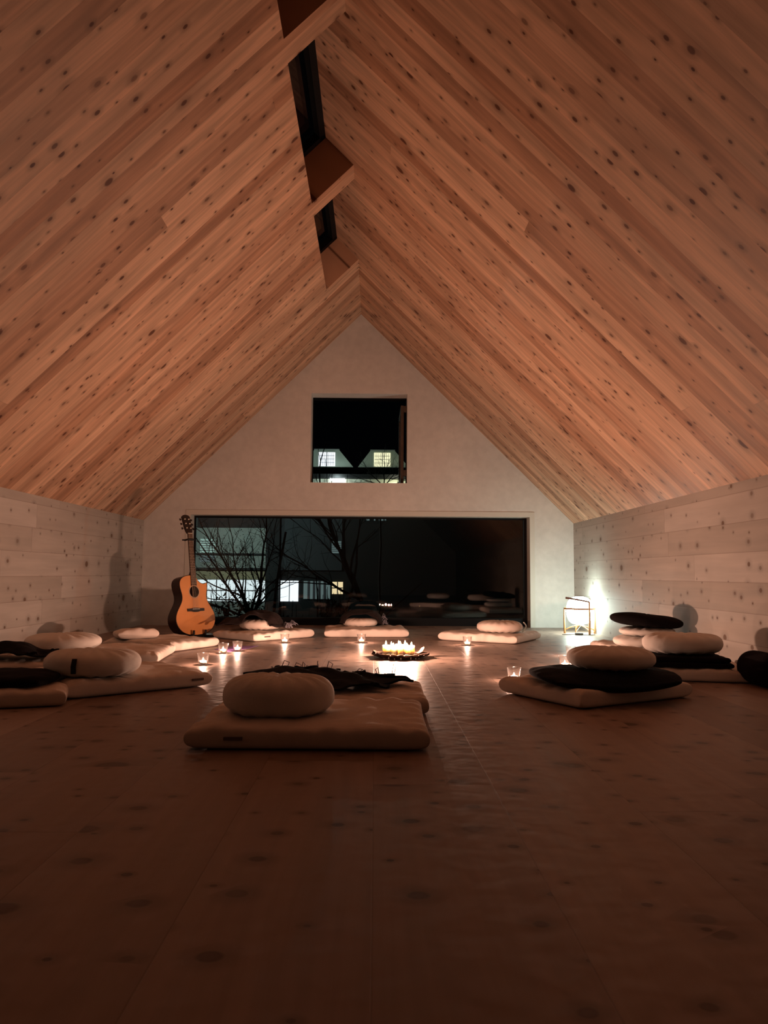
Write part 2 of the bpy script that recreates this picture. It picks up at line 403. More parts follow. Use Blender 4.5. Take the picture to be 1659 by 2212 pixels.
def mat_from(A, Bc, C, t, seed, label, group='cream floor mats', tagpos=None, colm='canvas', **k):
    """a floor mat from its near corner Bc and the two neighbours A (left) and C (right)"""
    A, Bc, C = Vector(A), Vector(Bc), Vector(C)
    e1 = (C - Bc); e2 = (A - Bc)
    ctr = (A + C) / 2; w_, l_ = e1.length, e2.length
    rz = math.atan2(e1.y, e1.x)
    root = empty('floor_mat', (ctr.x, ctr.y, 0), rz, label, 'floor mat', group)
    obj('mat_cover', puff(w_, l_, t, seed, **k), M[colm], root, smooth=True)
    if tagpos:
        s, off = tagpos
        if s == 'near': obj('label_tag', B(off - 0.028, off + 0.028, -l_ / 2 - 0.004, -l_ / 2 + 0.012, t * 0.42, t * 0.5 + 0.004, bev=0.001), M['label'], root)
        else: obj('label_tag', B(w_ / 2 - 0.012, w_ / 2 + 0.004, off - 0.028, off + 0.028, t * 0.42, t * 0.5 + 0.004, bev=0.001), M['label'], root)
    return root

def zafu(rx, ry, h, seed, e=0.62, seg=64, rings=30, slump=0.0, pleat=0.012):
    bm = bmesh.new(); rows = []
    for i in range(rings + 1):
        ph = PI * (i / rings - 0.5)
        cz = math.copysign(abs(math.sin(ph)) ** 0.8, math.sin(ph)); cr = abs(math.cos(ph)) ** e
        if i in (0, rings): rows.append([bm.verts.new((0, 0, h / 2 + cz * h / 2 * 0.93))]); continue
        row = []
        for k in range(seg):
            th = 2 * PI * k / seg
            ct, st = math.cos(th), math.sin(th)
            ww = 1 + 0.035 * nz(ct * 1.7, st * 1.7, seed) + 0.010 * nz(ct * 5, st * 5, seed + cz * 2)
            pl = pleat * math.sin(th * 16 + seed) * (abs(cz) ** 2) * cr
            x = rx * cr * ct * ww; y = ry * cr * st * ww
            z = h / 2 + cz * h / 2 * (1 - 0.06 * (1 - cr)) + pl * 0.5 + 0.05 * h * nz(x * 7, y * 7, seed + 3) * (cz > 0) + slump * x * (cz > 0)
            row.append(bm.verts.new((x, y, max(z, 0.0))))
        rows.append(row)
    for a, b in zip(rows, rows[1:]):
        for k in range(seg):
            k2 = (k + 1) % seg
            if len(a) == 1: bm.faces.new((a[0], b[k2], b[k]))
            elif len(b) == 1: bm.faces.new((a[k], a[k2], b[0]))
            else: bm.faces.new((a[k], a[k2], b[k2], b[k]))
    bmesh.ops.recalc_face_normals(bm, faces=bm.faces)
    return bm
def rim_pts(rx, ry, z, n=72): return [(rx * math.cos(2 * PI * k / n), ry * math.sin(2 * PI * k / n), z) for k in range(n)]
def cushion(loc, rx, ry, h, seed, label, rz=0.0, mat='canvas_white', piping=False, handle=None, side_label=None, tilt=(0, 0), group=None, **k):
    root = empty('meditation_cushion', loc, rz, label, 'cushion', group)
    root.rotation_euler = (tilt[0], tilt[1], rz)
    obj('cushion_cover', zafu(rx, ry, h, seed, **k), M[mat], root, smooth=True)
    if handle:   # looped white carrying strap at the side
        a = handle
        pts = [(math.cos(a + s * 0.16) * (rx + 0.004 + 0.022 * math.sin(PI * (s + 1) / 2)), math.sin(a + s * 0.16) * (ry + 0.004 + 0.022 * math.sin(PI * (s + 1) / 2)), h * (0.9 - 0.42 * (s + 1))) for s in [i / 8 - 1 for i in range(17)]]
        obj('carry_strap', T(pts, 0.005, 6), M['piping'], root, smooth=True)
    if side_label:
        a, hw, z0_, z1_ = side_label
        bm = bmesh.new(); rows = []
        for i in range(5):
            aa = a + hw * (i / 4 - 0.5) * 2
            rows.append([bm.verts.new((math.cos(aa + 0.02 * (z - z0_) / (z1_ - z0_)) * (rx * s_), math.sin(aa) * (ry * s_), z)) for z, s_ in ((z0_, 0.997), ((z0_ + z1_) / 2, 1.035), (z1_, 0.997))])
        for p, q in zip(rows, rows[1:]):
            for j in range(2): bm.faces.new((p[j], q[j], q[j + 1], p[j + 1]))
        lo = obj('label_tag', bm, M['black_label'], root, smooth=True); lo['label'] = 'black fabric label'
        md = lo.modifiers.new('s', 'SOLIDIFY'); md.thickness = 0.004; md.offset = 1
    return root
def cloth(name, loc, w_, l_, height, mat, label, rz=0.0, n=70, th=0.008, seed=1, outline=0.03, fringe=None, cat='blanket', fold=0.010):
    """a thrown cloth: height(x, y) gives the local height of what it lies on"""
    root = empty(name, loc, rz, label, cat)
    bm = bmesh.new(); g = {}
    for i in range(n + 1):
        for j in range(n + 1):
            u, v = 2 * i / n - 1, 2 * j / n - 1
            x = u * w_ / 2 + outline * nz(v * 2.1, u, seed) * (0.4 + abs(u)); y = v * l_ / 2 + outline * nz(u * 2.3, v, seed + 5) * (0.4 + abs(v))
            f = fold * (1 + math.sin(x * 26 + 7 * nz(x * 3, y * 3, seed) + y * 13)) * 0.8 + fold * 1.2 * (1 + nz(x * 12, y * 12, seed))
            g[i, j] = bm.verts.new((x, y, height(x, y) + f + th))
    for i in range(n):
        for j in range(n): bm.faces.new((g[i, j], g[i + 1, j], g[i + 1, j + 1], g[i, j + 1]))
    if fringe:
        side, cnt, ln = fringe; rnd = random.Random(seed)
        for k in range(cnt):
            t_ = (k + 0.5) / cnt; idx = int(t_ * n)
            v0 = {'far': g[idx, n], 'right': g[n, idx], 'near': g[idx, 0], 'left': g[0, idx]}[side].co.copy()
            d = {'far': Vector((0, 1, 0)), 'right': Vector((1, 0, 0)), 'near': Vector((0, -1, 0)), 'left': Vector((-1, 0, 0))}[side]
            s_ = d.cross(Vector((0, 0, 1))) * rnd.uniform(-0.6, 0.6); L = ln * rnd.uniform(0.6, 1.2); lift = rnd.uniform(-0.015, 0.05)
            p = v0 + Vector((0, 0, -0.004))
            pts = [p, p + d * L * 0.35 + s_ * L * 0.3 + Vector((0, 0, lift * 0.9)), p + d * L * 0.7 + s_ * L * 0.9 + Vector((0, 0, lift * 0.6)), p + d * L * 0.9 + s_ * L * 0.5 + Vector((0, 0, lift * 0.1 - 0.004))]
            pts = [Vector((q.x, q.y, max(q.z, height(q.x, q.y) + 0.002))) for q in pts]
            obj('tassel', T(pts, 0.0019, 5), M['fringe'], root, smooth=True)
    co = obj('cloth_body', bm, M[mat], root, smooth=True)
    md = co.modifiers.new('s', 'SOLIDIFY'); md.thickness = th; md.offset = -1
    return root
def dome(x, y, rx, ry, h, cx=0.0, cy=0.0, p=1.6):
    q = abs((x - cx) / rx) ** 2 + abs((y - cy) / ry) ** 2
    return h * max(0.0, 1 - q ** p) ** 0.5 if q < 1 else 0.0
MT = 0.072

# --- front seat
mat_from((-0.57, 2.86), (-0.555, 2.315), (0.180, 2.305), MT + 0.004, 1, 'cream mat nearest the camera, under the large round cushion', tagpos=('near', -0.22))
mat_from((-0.53, 3.40), (-0.535, 2.88), (0.205, 2.88), MT, 2, 'cream mat just behind the nearest mat, half under the navy fringed blanket')
cushion((-0.314, 2.56, MT - 0.010), 0.184, 0.162, 0.134, 3, 'large cream round cushion on the mat nearest the camera', e=0.55)
cloth('fringed_blanket', (-0.205, 3.17, MT - 0.002), 0.56, 0.34, lambda x, y: 0.040 * max(0, 1 - ((x + 0.12) / 0.30) ** 2) * max(0, 1 - (y / 0.22) ** 2) + 0.004, 'navy',
      'navy blue fringed blanket thrown behind the nearest round cushion', rz=-0.10, seed=4, outline=0.09, fringe=('far', 26, 0.055), fold=0.008)
# --- right foreground seat
mat_from((0.518, 3.43), (0.855, 3.045), (1.43, 3.37), MT + 0.008, 5, 'cream mat right of the middle, under a black pad and round cushion', crown=0.35)
pad = empty('black_pad', (0.985, 3.30, MT + 0.004), 0.10, 'black quilted pad drooping over the right front mat under a cream cushion', 'pad')
obj('pad_cover', puff(0.63, 0.44, 0.047, 6, p=6, q=0.45, nxy=40, wr=0.004, rnd_=0.62, droop=lambda x, y: 0.02 * math.cos(x * 4.5) * 0 - 0.035 * (y < 0) * min(1, (abs(y) / 0.2) ** 2) * (0.5 + 0.5 * math.cos(x * 6)) + 0.008), M['navy'], pad, smooth=True)
cushion((1.03, 3.33, MT + 0.050), 0.187, 0.165, 0.100, 7, 'flattened cream round cushion on the black pad at right', e=0.7, slump=0.0)
# --- right middle seat
mat_from((1.26, 4.42), (1.22, 3.90), (1.925, 3.76), MT, 8, 'cream mat along the right wall under a folded black blanket')
fb_ = empty('folded_blanket', (1.62, 3.99, MT - 0.004), -0.16, 'black folded blanket on the right wall mat beneath a cream cushion', 'blanket')
bm = puff(0.40, 0.32, 0.029, 9, p=18, q=0.26, nxy=30, wr=0.003); obj('lower_fold', bm, M['blackcloth'], fb_, smooth=True)
obj('upper_fold', puff(0.385, 0.31, 0.028, 10, p=18, q=0.26, nxy=30, wr=0.003), M['blackcloth'], fb_, smooth=True, loc=(-0.005, 0.004, 0.026))
cushion((1.625, 4.03, MT + 0.052), 0.205, 0.155, 0.104, 11, 'wide cream cushion on the black folded blanket by the right wall', rz=-0.1, e=0.45)
bol = empty('round_bolster', (1.885, 3.70, 0.0), 0.0, 'black round bolster at the right edge of the photo', 'bolster')
bm = bmesh.new()
rr = []
for i in range(17):
    t_ = i / 16; r_ = 0.082 * (1 - abs(2 * t_ - 1) ** 7) ** 0.4
    rr.append((max(r_, 0.0), -0.15 + 0.30 * t_))
lathe(rr, 32, bm); bmesh.ops.transform(bm, matrix=Matrix.Translation((0, 0, 0.082)) @ Matrix.Rotation(PI / 2, 4, 'X') @ Matrix.Rotation(0.0, 4, 'Y'), verts=bm.verts)
obj('bolster_cover', bm, M['blackcloth'], bol, smooth=True)
obj('end_button', (lambda b: (bmesh.ops.transform(b, matrix=Matrix.Translation((0, -0.148, 0.082)) @ Matrix.Rotation(PI / 2, 4, 'X'), verts=b.verts), b)[1])(lathe([(0, 0.006), (0.012, 0.005), (0.016, 0.0), (0.012, -0.004), (0, -0.005)], 16)), M['blackcloth'], bol, smooth=True)
# --- right rear seat by the wall
mat_from((1.545, 5.45), (1.50, 4.72), (1.955, 4.70), MT + 0.006, 12, 'cream mat against the right wall, under the stack of three cushions')
cushion((1.745, 4.93, MT), 0.20, 0.18, 0.074, 13, 'bottom cream cushion of the stack topped by a black oval cushion', e=0.55)
cushion((1.76, 4.93, MT + 0.072), 0.175, 0.17, 0.056, 14, 'middle cream cushion directly under the black oval cushion', e=0.6, tilt=(0, 0.0))
cushion((1.750, 4.92, MT + 0.126), 0.232, 0.17, 0.086, 15, 'black oval cushion tilted on top of the cushion stack', mat='blackcloth', e=0.75, tilt=(0.0, 0.09))
# --- back row
mat_from((0.493, 6.10), (1.098, 5.83), (1.095 + 0.295, 5.83 + 0.50), MT, 16, 'cream mat before the right part of the low window', crown=0.15)
cushion((1.005, 6.12, MT - 0.004), 0.182, 0.17, 0.092, 17, 'cream round cushion with white strap on the back right mat', rz=-0.2, e=0.5, handle=0.15, mat='canvas')
mat_from((-0.44, 6.86), (-0.415, 6.315), (0.285, 6.355), MT + 0.004, 18, 'cream mat before the middle of the low window', crown=0.3)
cushion((-0.125, 6.66, MT - 0.002), 0.152, 0.15, 0.075, 19, 'small cream cushion under a brown shawl on the back middle mat', mat='canvas')
cloth('draped_shawl', (-0.115, 6.76, MT), 0.37, 0.34, lambda x, y: max(dome(x, y, 0.20, 0.20, 0.105, 0.0, -0.04), 0.095 * max(0, 1 - (x / 0.19) ** 4) * (1 if y > 0.03 else max(0, 1 + (y - 0.03) / 0.10))), 'brownwool',
      'dark brown shawl piled over the cushion on the back middle mat', seed=20, outline=0.03, fringe=('right', 14, 0.045), fold=0.010)
mat_from((-1.30, 6.22), (-0.927, 5.86), (-0.50, 6.33), MT, 21, 'cream mat right of the guitar before the left window part', tagpos=('near', -0.18), crown=0.2)
cushion((-0.925, 6.22, MT - 0.002), 0.170, 0.15, 0.090, 22, 'cream cushion half covered by a brown shawl next to the guitar', mat='canvas', rz=0.1)
def h7(x, y):
    c = dome(x, y, 0.19, 0.175, 0.106, 0.05, -0.015)
    if y < -0.02 + 0.05 * math.sin(x * 13): c = c
    return max(c, 0.05 * max(0, 1 - ((x + 0.14) / 0.17) ** 2) * max(0, 1 - (y / 0.22) ** 2), 0.0)
cloth('draped_shawl', (-0.975, 6.232, MT + 0.002), 0.53, 0.30, h7, 'brownwool', 'dark brown fringed shawl over the cushion next to the guitar', seed=23, outline=0.07, fringe=('right', 20, 0.06), fold=0.014)
# --- left rear seat: two mats set at an angle
mat_from((-1.885, 5.335), (-1.335, 5.07), (-1.115, 5.53), MT, 24, 'rear one of the two angled cream mats left of the tealights', tagpos=None)
mat_from((-1.90, 4.40), (-1.245, 4.44), (-1.30, 5.04), MT, 25, 'nearer one of the two angled cream mats left of the tealights')
pil = empty('square_pillow', (-1.66, 5.36, MT - 0.004), 0.5, 'small flat brownish pillow on the rear angled mat at left', 'pillow')
obj('pillow_cover', puff(0.29, 0.21, 0.070, 26, p=5, q=0.45, nxy=30, wr=0.012, rnd_=0.2), M['canvas'], pil, smooth=True)
cushion((-1.835, 4.55, MT - 0.002), 0.215, 0.19, 0.096, 27, 'cream round cushion farther back on the left side', rz=0.2, e=0.6, mat='canvas_white')
# --- left side middle: mat edge with black shawl
mat_from((-2.20, 4.36), (-2.05, 3.86), (-1.46, 4.06), MT - 0.006, 28, 'cream mat between the two left round cushions')
cloth('rumpled_shawl', (-1.95, 4.10, MT - 0.006), 0.46, 0.30, lambda x, y: 0.055 * max(0, 1 - ((x + 0.02) / 0.2) ** 2) * max(0, 1 - (y / 0.17) ** 2) + 0.002, 'blackcloth', 'black rumpled shawl at the left edge behind the black pad', seed=29, outline=0.08, fold=0.012)
# --- left foreground seat
mat_from((-1.654, 3.644), (-1.268, 3.184), (-0.755, 3.615), MT + 0.004, 30, 'cream mat at left with its pointed corner toward the tealights', tagpos=('near', 0.26))
mat_from((-1.95, 3.30), (-1.85, 2.84), (-1.23, 3.04), MT, 31, 'cream mat cut by the left edge of the photo in front')
cushion((-1.255, 3.44, MT - 0.002), 0.205, 0.185, 0.118, 32, 'cream round cushion with a black label at left', rz=0.0, e=0.55, side_label=(-1.62, 0.05, 0.030, 0.092))
bp = empty('black_pad', (-1.60, 3.16, MT - 0.004), 0.18, 'black flat pad on the mats at the left edge', 'pad')
obj('pad_cover', puff(0.60, 0.36, 0.052, 33, p=6, q=0.45, nxy=36, wr=0.005, rnd_=0.6), M['blackcloth'], bp, smooth=True)

# ------------------------------------------------------------------ tealights
def make_flame(h, r, seg=10):
    return lathe([(0, 0), (r * 0.7, h * 0.12), (r, h * 0.3), (r * 0.75, h * 0.55), (r * 0.35, h * 0.8), (0, h)], seg)
def light(name, parent, loc, col, watt, rad):
    ld = bpy.data.lights.new(name, 'POINT'); ld.color = col; ld.energy = watt; ld.shadow_soft_size = rad
    o = bpy.data.objects.new(name, ld); COL.objects.link(o); o.parent = parent; o.location = loc; return o
def tealight(loc, label):
    root = empty('tealight', loc, 0, label, 'tealight', 'tealights in glass cups around the tray')
    cup = lathe([(0, 0.0), (0.023, 0.0), (0.0255, 0.004), (0.0345, 0.064), (0.0352, 0.066), (0.0335, 0.066), (0.0325, 0.064), (0.0225, 0.009), (0, 0.008)], 32)
    obj('glass_cup', cup, M['cup_glass'], root, smooth=True)
    obj('candle', lathe([(0, 0.009), (0.0185, 0.009), (0.0195, 0.011), (0.0195, 0.024), (0.018, 0.0235), (0.006, 0.0222), (0, 0.022)], 24), M['wax'], root, smooth=True)
    obj('flame', make_flame(0.017, 0.0036), M['flame'], root, smooth=True, loc=(0, 0, 0.025))
    light('flame_light', root, (0, 0, 0.034), FLAME_COL, TEA_W, 0.004)
    return root
t0 = tealight((-0.982, 4.43, 0), 'nearest tealight on the left, in front of the angled mats')
def dup(root, loc, label):
    r = root.copy(); COL.objects.link(r); r.location = loc; r['label'] = label
    for ch in root.children:
        c = ch.copy(); COL.objects.link(c); c.parent = r
    return r
for p, l in [((-0.995, 5.07, 0), 'left one of the two tealights by the purple paper'),
             ((-0.925, 5.21, 0), 'right one of the two tealights by the purple paper'),
             ((-0.680, 5.84, 0), 'tealight in front of the mat next to the guitar'),
             ((-0.098, 5.88, 0), 'tealight in front of the back middle mat'),
             ((0.695, 5.72, 0), 'tealight in front of the back right mat'),
             ((0.700, 3.84, 0), 'tealight behind the corner of the right front mat'),
             ((1.095, 4.40, 0), 'tealight half hidden behind the right front round cushion'),
             ((1.290, 5.02, 0), 'tealight farthest right, on the bright floor near the lamp')]:
    dup(t0, p, l)

# ------------------------------------------------------------------ tray with candles
tr = empty('candle_tray', (0.165, 4.86, 0), 0, 'dark ragged metal tray holding the burning candles in the middle', 'tray')
bm = bmesh.new(); seg = 72; rows = []
rnd = random.Random(5)
def rag(a): return 0.5 * nz(math.cos(a) * 2.2, math.sin(a) * 2.2, 7) + 0.5 * nz(math.cos(a) * 5, math.sin(a) * 5, 3)
for t_ in (0, 0.5, 0.8, 0.9, 1.0):
    row = []
    for k in range(seg):
        a = 2 * PI * k / seg; R_ = 0.150 + 0.045 * rag(a) + 0.028 * abs(math.cos(a)) ** 3
        r_ = R_ * t_; z = 0.006 + 0.022 * max(0, (t_ - 0.75) / 0.25) ** 1.2 * (1 + 0.9 * rag(a + 1))
        row.append(bm.verts.new((r_ * math.cos(a), r_ * math.sin(a), z)) if t_ else None)
    rows.append(row)
c0 = bm.verts.new((0, 0, 0.006))
for k in range(seg): bm.faces.new((c0, rows[1][k], rows[1][(k + 1) % seg]))
for a, b in zip(rows[1:], rows[2:]):
    for k in range(seg): bm.faces.new((a[k], b[k], b[(k + 1) % seg], a[(k + 1) % seg]))
o = obj('tray_plate', bm, M['bark'], tr, smooth=False); md = o.modifiers.new('s', 'SOLIDIFY'); md.thickness = 0.003
for k in range(7):
    a = -2.5 + k * 0.31 + (0.2 if k > 3 else 0)
    obj('tray_foot', B(-0.003, 0.003, -0.003, 0.003, 0, 0.014), M['tin'], tr, loc=(0.128 * math.cos(a), 0.128 * math.sin(a), 0))
# broad leathery leaves lying round the rim
def leaf(L, W, curl, seed):
    bm = bmesh.new(); n, m_ = 14, 6; g = {}
    for i in range(n + 1):
        t_ = i / n; wd = W * math.sin(PI * min(1, t_ * 0.94 + 0.03)) ** 0.75
        for j in range(m_ + 1):
            v = 2 * j / m_ - 1
            g[i, j] = bm.verts.new((t_ * L, v * wd / 2, curl * t_ * t_ + 0.012 * abs(v) + 0.006 * nz(t_ * 3, v * 2, seed)))
    for i in range(n):
        for j in range(m_): bm.faces.new((g[i, j], g[i + 1, j], g[i + 1, j + 1], g[i, j + 1]))
    return bm
for i, (a, L, W, cu) in enumerate([(-2.6, 0.075, 0.06, 0.018), (-2.0, 0.05, 0.07, 0.012), (-1.45, 0.05, 0.08, 0.010), (-0.85, 0.06, 0.06, 0.012), (-0.15, 0.08, 0.05, 0.010), (0.35, 0.06, 0.05, 0.040), (3.0, 0.07, 0.06, 0.020), (2.2, 0.06, 0.06, 0.02), (1.2, 0.06, 0.06, 0.02)]):
    lo = obj('dry_leaf', leaf(L, W, cu, i), M['leaf'] if i % 2 else M['bark'], None, smooth=True, loc=(0.165 + 0.105 * math.cos(a), 4.86 + 0.105 * math.sin(a), 0.013), rot=(0, 0, a))
    md = lo.modifiers.new('s', 'SOLIDIFY'); md.thickness = 0.002
    lo.parent = tr; lo.location = (0.105 * math.cos(a), 0.105 * math.sin(a), 0.013)
    lo.name = 'tray_leaf'
cand = [(-0.085, -0.012, 0.022, 0.070, 'leftmost short white candle on the tray'), (-0.044, 0.022, 0.021, 0.066, 'second white candle from the left, at the back of the tray'),
        (-0.030, -0.030, 0.021, 0.064, 'white candle at the front left of the candle cluster'), (0.012, 0.030, 0.022, 0.072, 'white candle at the back middle of the cluster'),
        (0.022, -0.022, 0.023, 0.068, 'white candle at the front middle of the cluster'), (0.060, 0.028, 0.021, 0.070, 'white candle at the back right of the cluster'),
        (0.072, -0.022, 0.021, 0.064, 'white candle at the front right of the cluster'), (0.108, 0.006, 0.020, 0.067, 'rightmost white candle on the tray')]
for i, (x, y, r_, h, lab) in enumerate(cand):
    ox = -0.014
    rt_ = empty('pillar_candle', (0.160 + x * 0.84 + ox, 4.86 + y, 0.0095), 0, lab, 'candle', 'burning candles on the tray')
    obj('wax_body', lathe([(0, 0), (r_, 0), (r_, h - 0.003), (r_ - 0.002, h), (r_ * 0.8, h - 0.0005), (r_ * 0.4, h - 0.004), (0, h - 0.005)], 28), M['wax'], rt_, smooth=True)
    obj('wick', T([(0, 0, h - 0.006), (0.0005, 0, h + 0.004)], 0.0008, 6), M['wick'], rt_)
    obj('flame', make_flame(0.026 if i in (0, 4, 5) else 0.021, 0.005), M['flame'], rt_, smooth=True, loc=(0, 0, h + 0.002))
    light('flame_light', rt_, (0, 0, h + 0.014), FLAME_COL, FLAME_W, 0.005)

# purple paper leaflet
pp = bmesh.new()
v = [pp.verts.new(p) for p in ((-1.10, 5.28, 0), (-0.965, 5.10, 0), (-0.875, 5.36, 0), (-0.84, 5.56, 0), (-1.02, 5.50, 0))]
f = pp.faces.new(v); ex = bmesh.ops.extrude_face_region(pp, geom=[f]); bmesh.ops.translate(pp, vec=(0, 0, 0.0015), verts=[q for q in ex['geom'] if isinstance(q, bmesh.types.BMVert)])
bmesh.ops.recalc_face_normals(pp, faces=pp.faces)
bmesh.ops.translate(pp, vec=(0.97, -5.33, 0), verts=pp.verts)
for q in pp.verts: q.co.x *= 1.0
tag(obj('paper_leaflet', pp, M['paper'], loc=(-0.97, 5.36, 0.0005)), 'purple paper leaflet lying on the floor under two tealights', 'paper')

# ------------------------------------------------------------------ lamp
lx, ly = 1.862, 6.92
lamp = empty('table_lamp', (lx, ly, 0), 0, 'glowing white globe lamp in a cherry wood frame in the back right corner', 'lamp')
gp = []
for i in range(25):
    ph = PI * (i / 24 - 0.5); gp.append((0.117 * abs(math.cos(ph)) ** 0.62 if 0 < i < 24 else 0.0, 0.208 + 0.125 * math.copysign(abs(math.sin(ph)) ** 0.9, math.sin(ph))))
obj('glass_globe', lathe(gp, 40), M['globe'], lamp, smooth=True)['label'] = 'white opal glass globe, lit'
RG = 0.133
angs = {'front': -1.15, 'right': -0.05, 'left': PI - 0.25, 'back': PI + 1.55 - PI}
for nm, a in angs.items():
    hh = 0.292 if nm == 'front' else 0.232
    x, y = RG * math.cos(a), RG * math.sin(a)
    pts = [(x * (1 + 0.02 * math.sin(PI * t)), y * (1 + 0.02 * math.sin(PI * t)), t * hh) for t in [i / 10 for i in range(11)]]
    obj('post', T(pts, [0.0100 - 0.0025 * i / 10 for i in range(11)], 8), M['cherry'], lamp, smooth=True)
    arc = [(x * (1 - t), y * (1 - t), 0.030 + 0.045 * math.sin(t * PI / 2)) for t in [i / 8 for i in range(9)]]
    obj('curved_strut', T(arc, 0.005, 8), M['cherry'], lamp, smooth=True)
obj('ring_band', T([(RG * math.cos(2 * PI * k / 48), RG * math.sin(2 * PI * k / 48), 0.226) for k in range(48)], 0.0080, 8, True), M['cherry'], lamp, smooth=True)
fx, fy = RG * math.cos(angs['front']), RG * math.sin(angs['front'])
obj('handle', T([(fx, fy, 0.290), (fx - 0.09, fy - 0.01, 0.306), (fx - 0.145, fy - 0.015, 0.316)], 0.0078, 8), M['cherry_dark'], lamp, smooth=True)
obj('handle_grip', T([(fx - 0.135, fy - 0.014, 0.314), (fx - 0.215, fy - 0.024, 0.326)], 0.0095, 10), M['cherry_dark'], lamp, smooth=True)
cd = [(lx + 0.02, ly + 0.02, 0.075), (lx - 0.03, ly - 0.02, 0.03), (lx - 0.06, ly - 0.10, 0.004), (lx - 0.12, ly - 0.16, 0.004), (lx - 0.20, ly - 0.16, 0.004)]
def relx(p): return (p[0] - lx, p[1] - ly, p[2])
obj('cord', T([relx(p) for p in cd] , 0.003, 6), M['cord'], lamp, smooth=True)
sw = obj('cord_switch', (lambda b: b)(B(-0.035, 0.035, -0.014, 0.014, 0, 0.02, bev=0.006)), M['cord'], lamp, smooth=True, loc=(-0.055, -0.175, 0.0), rot=(0, 0, -0.1))
obj('cord', T([(-0.02, -0.18, 0.004), (0.04, -0.20, 0.004), (0.09, -0.16, 0.004), (0.11, -0.06, 0.004)], 0.003, 6), M['cord'], lamp, smooth=True)

# ------------------------------------------------------------------ guitar (local: x across, y back, z up the neck)
GA, GL = math.radians(53), math.radians(9)
gt = empty('acoustic_guitar', (-1.43, 6.22, 0.024), 0, 'acoustic guitar with orange cedar top standing left of the window', 'guitar')
gt.rotation_euler = (-GL, 0, GA)
gt.rotation_mode = 'XYZ'
# outline: (z, half width left, half width right)
prof = [(0.0, 0.0), (0.004, 0.06), (0.014, 0.105), (0.035, 0.148), (0.065, 0.178), (0.10, 0.196), (0.135, 0.201), (0.17, 0.194), (0.205, 0.176), (0.24, 0.152), (0.27, 0.134), (0.30, 0.125), (0.33, 0.125), (0.36, 0.132), (0.39, 0.139), (0.42, 0.141), (0.445, 0.134), (0.465, 0.117), (0.48, 0.088), (0.487, 0.05), (0.489, 0.0)]
def smooth_prof(p, n=90):
    out = []; zs = [q[0] for q in p]
    for i in range(len(p) - 1):
        p0, p1, p2, p3 = p[max(i - 1, 0)], p[i], p[i + 1], p[min(i + 2, len(p) - 1)]
        for s in range(5):
            t = s / 5
            out.append(tuple(0.5 * ((2 * p1[k]) + (-p0[k] + p2[k]) * t + (2 * p0[k] - 5 * p1[k] + 4 * p2[k] - p3[k]) * t * t + (-p0[k] + 3 * p1[k] - 3 * p2[k] + p3[k]) * t ** 3) for k in (0, 1)))
    out.append(p[-1]); return out
sp_ = smooth_prof(prof)
left = [(-wd, z) for z, wd in sp_]
right = [(wd, z) for z, wd in sp_ if z < 0.385]
cut = [(0.136, 0.392), (0.137, 0.405), (0.141, 0.420), (0.139, 0.427), (0.130, 0.424), (0.115, 0.418), (0.098, 0.4175), (0.080, 0.421), (0.062, 0.430), (0.046, 0.445), (0.036, 0.462), (0.030, 0.478), (0.024, 0.486), (0.0, 0.489)]
outl = right + cut + left[::-1][1:-1]
def extr(poly, y0, y1, bm=None, bev=0.0):
    bm = bm or bmesh.new()
    a = [bm.verts.new((x, y0, z)) for x, z in poly]; b = [bm.verts.new((x, y1, z)) for x, z in poly]
    f1 = bm.faces.new(a); f2 = bm.faces.new(b[::-1]); n = len(poly)
    for k in range(n): bm.faces.new((a[k], b[k], b[(k + 1) % n], a[(k + 1) % n]))
    bmesh.ops.recalc_face_normals(bm, faces=bm.faces)
    return bm
# body as stacked x-strips so that the concave outline fills cleanly
def fillbody(poly, y0, y1):
    bm = bmesh.new()
    a = [bm.verts.new((x, y0, z)) for x, z in poly]; b = [bm.verts.new((x, y1, z)) for x, z in poly]; n = len(poly)
    for k in range(n): bm.faces.new((a[k], b[k], b[(k + 1) % n], a[(k + 1) % n]))
    ea = [bm.edges.get((a[k], a[(k + 1) % n])) for k in range(n)]; eb = [bm.edges.get((b[k], b[(k + 1) % n])) for k in range(n)]
    bmesh.ops.triangle_fill(bm, edges=ea, use_beauty=True); bmesh.ops.triangle_fill(bm, edges=eb, use_beauty=True)
    bmesh.ops.recalc_face_normals(bm, faces=bm.faces); return bm
dn = [outl[0]]
for p in outl[1:]:
    if (Vector(p) - Vector(dn[-1])).length > 0.002: dn.append(p)
outl = dn
obj('sides_and_back', fillbody(outl, 0.003, 0.105), M['mahogany'], gt)['label'] = 'dark brown sides and back'
sc_ = [(x * 0.985, 0.245 + (z - 0.245) * 0.988) for x, z in outl]
obj('soundboard', fillbody(sc_, 0.0, 0.003), M['cedar'], gt)['label'] = 'orange cedar soundboard'
obj('binding', (lambda bm: bm)(T([(x, 0.002, z) for x, z in outl], 0.0022, 6, True)), M['ebony'], gt, smooth=True)
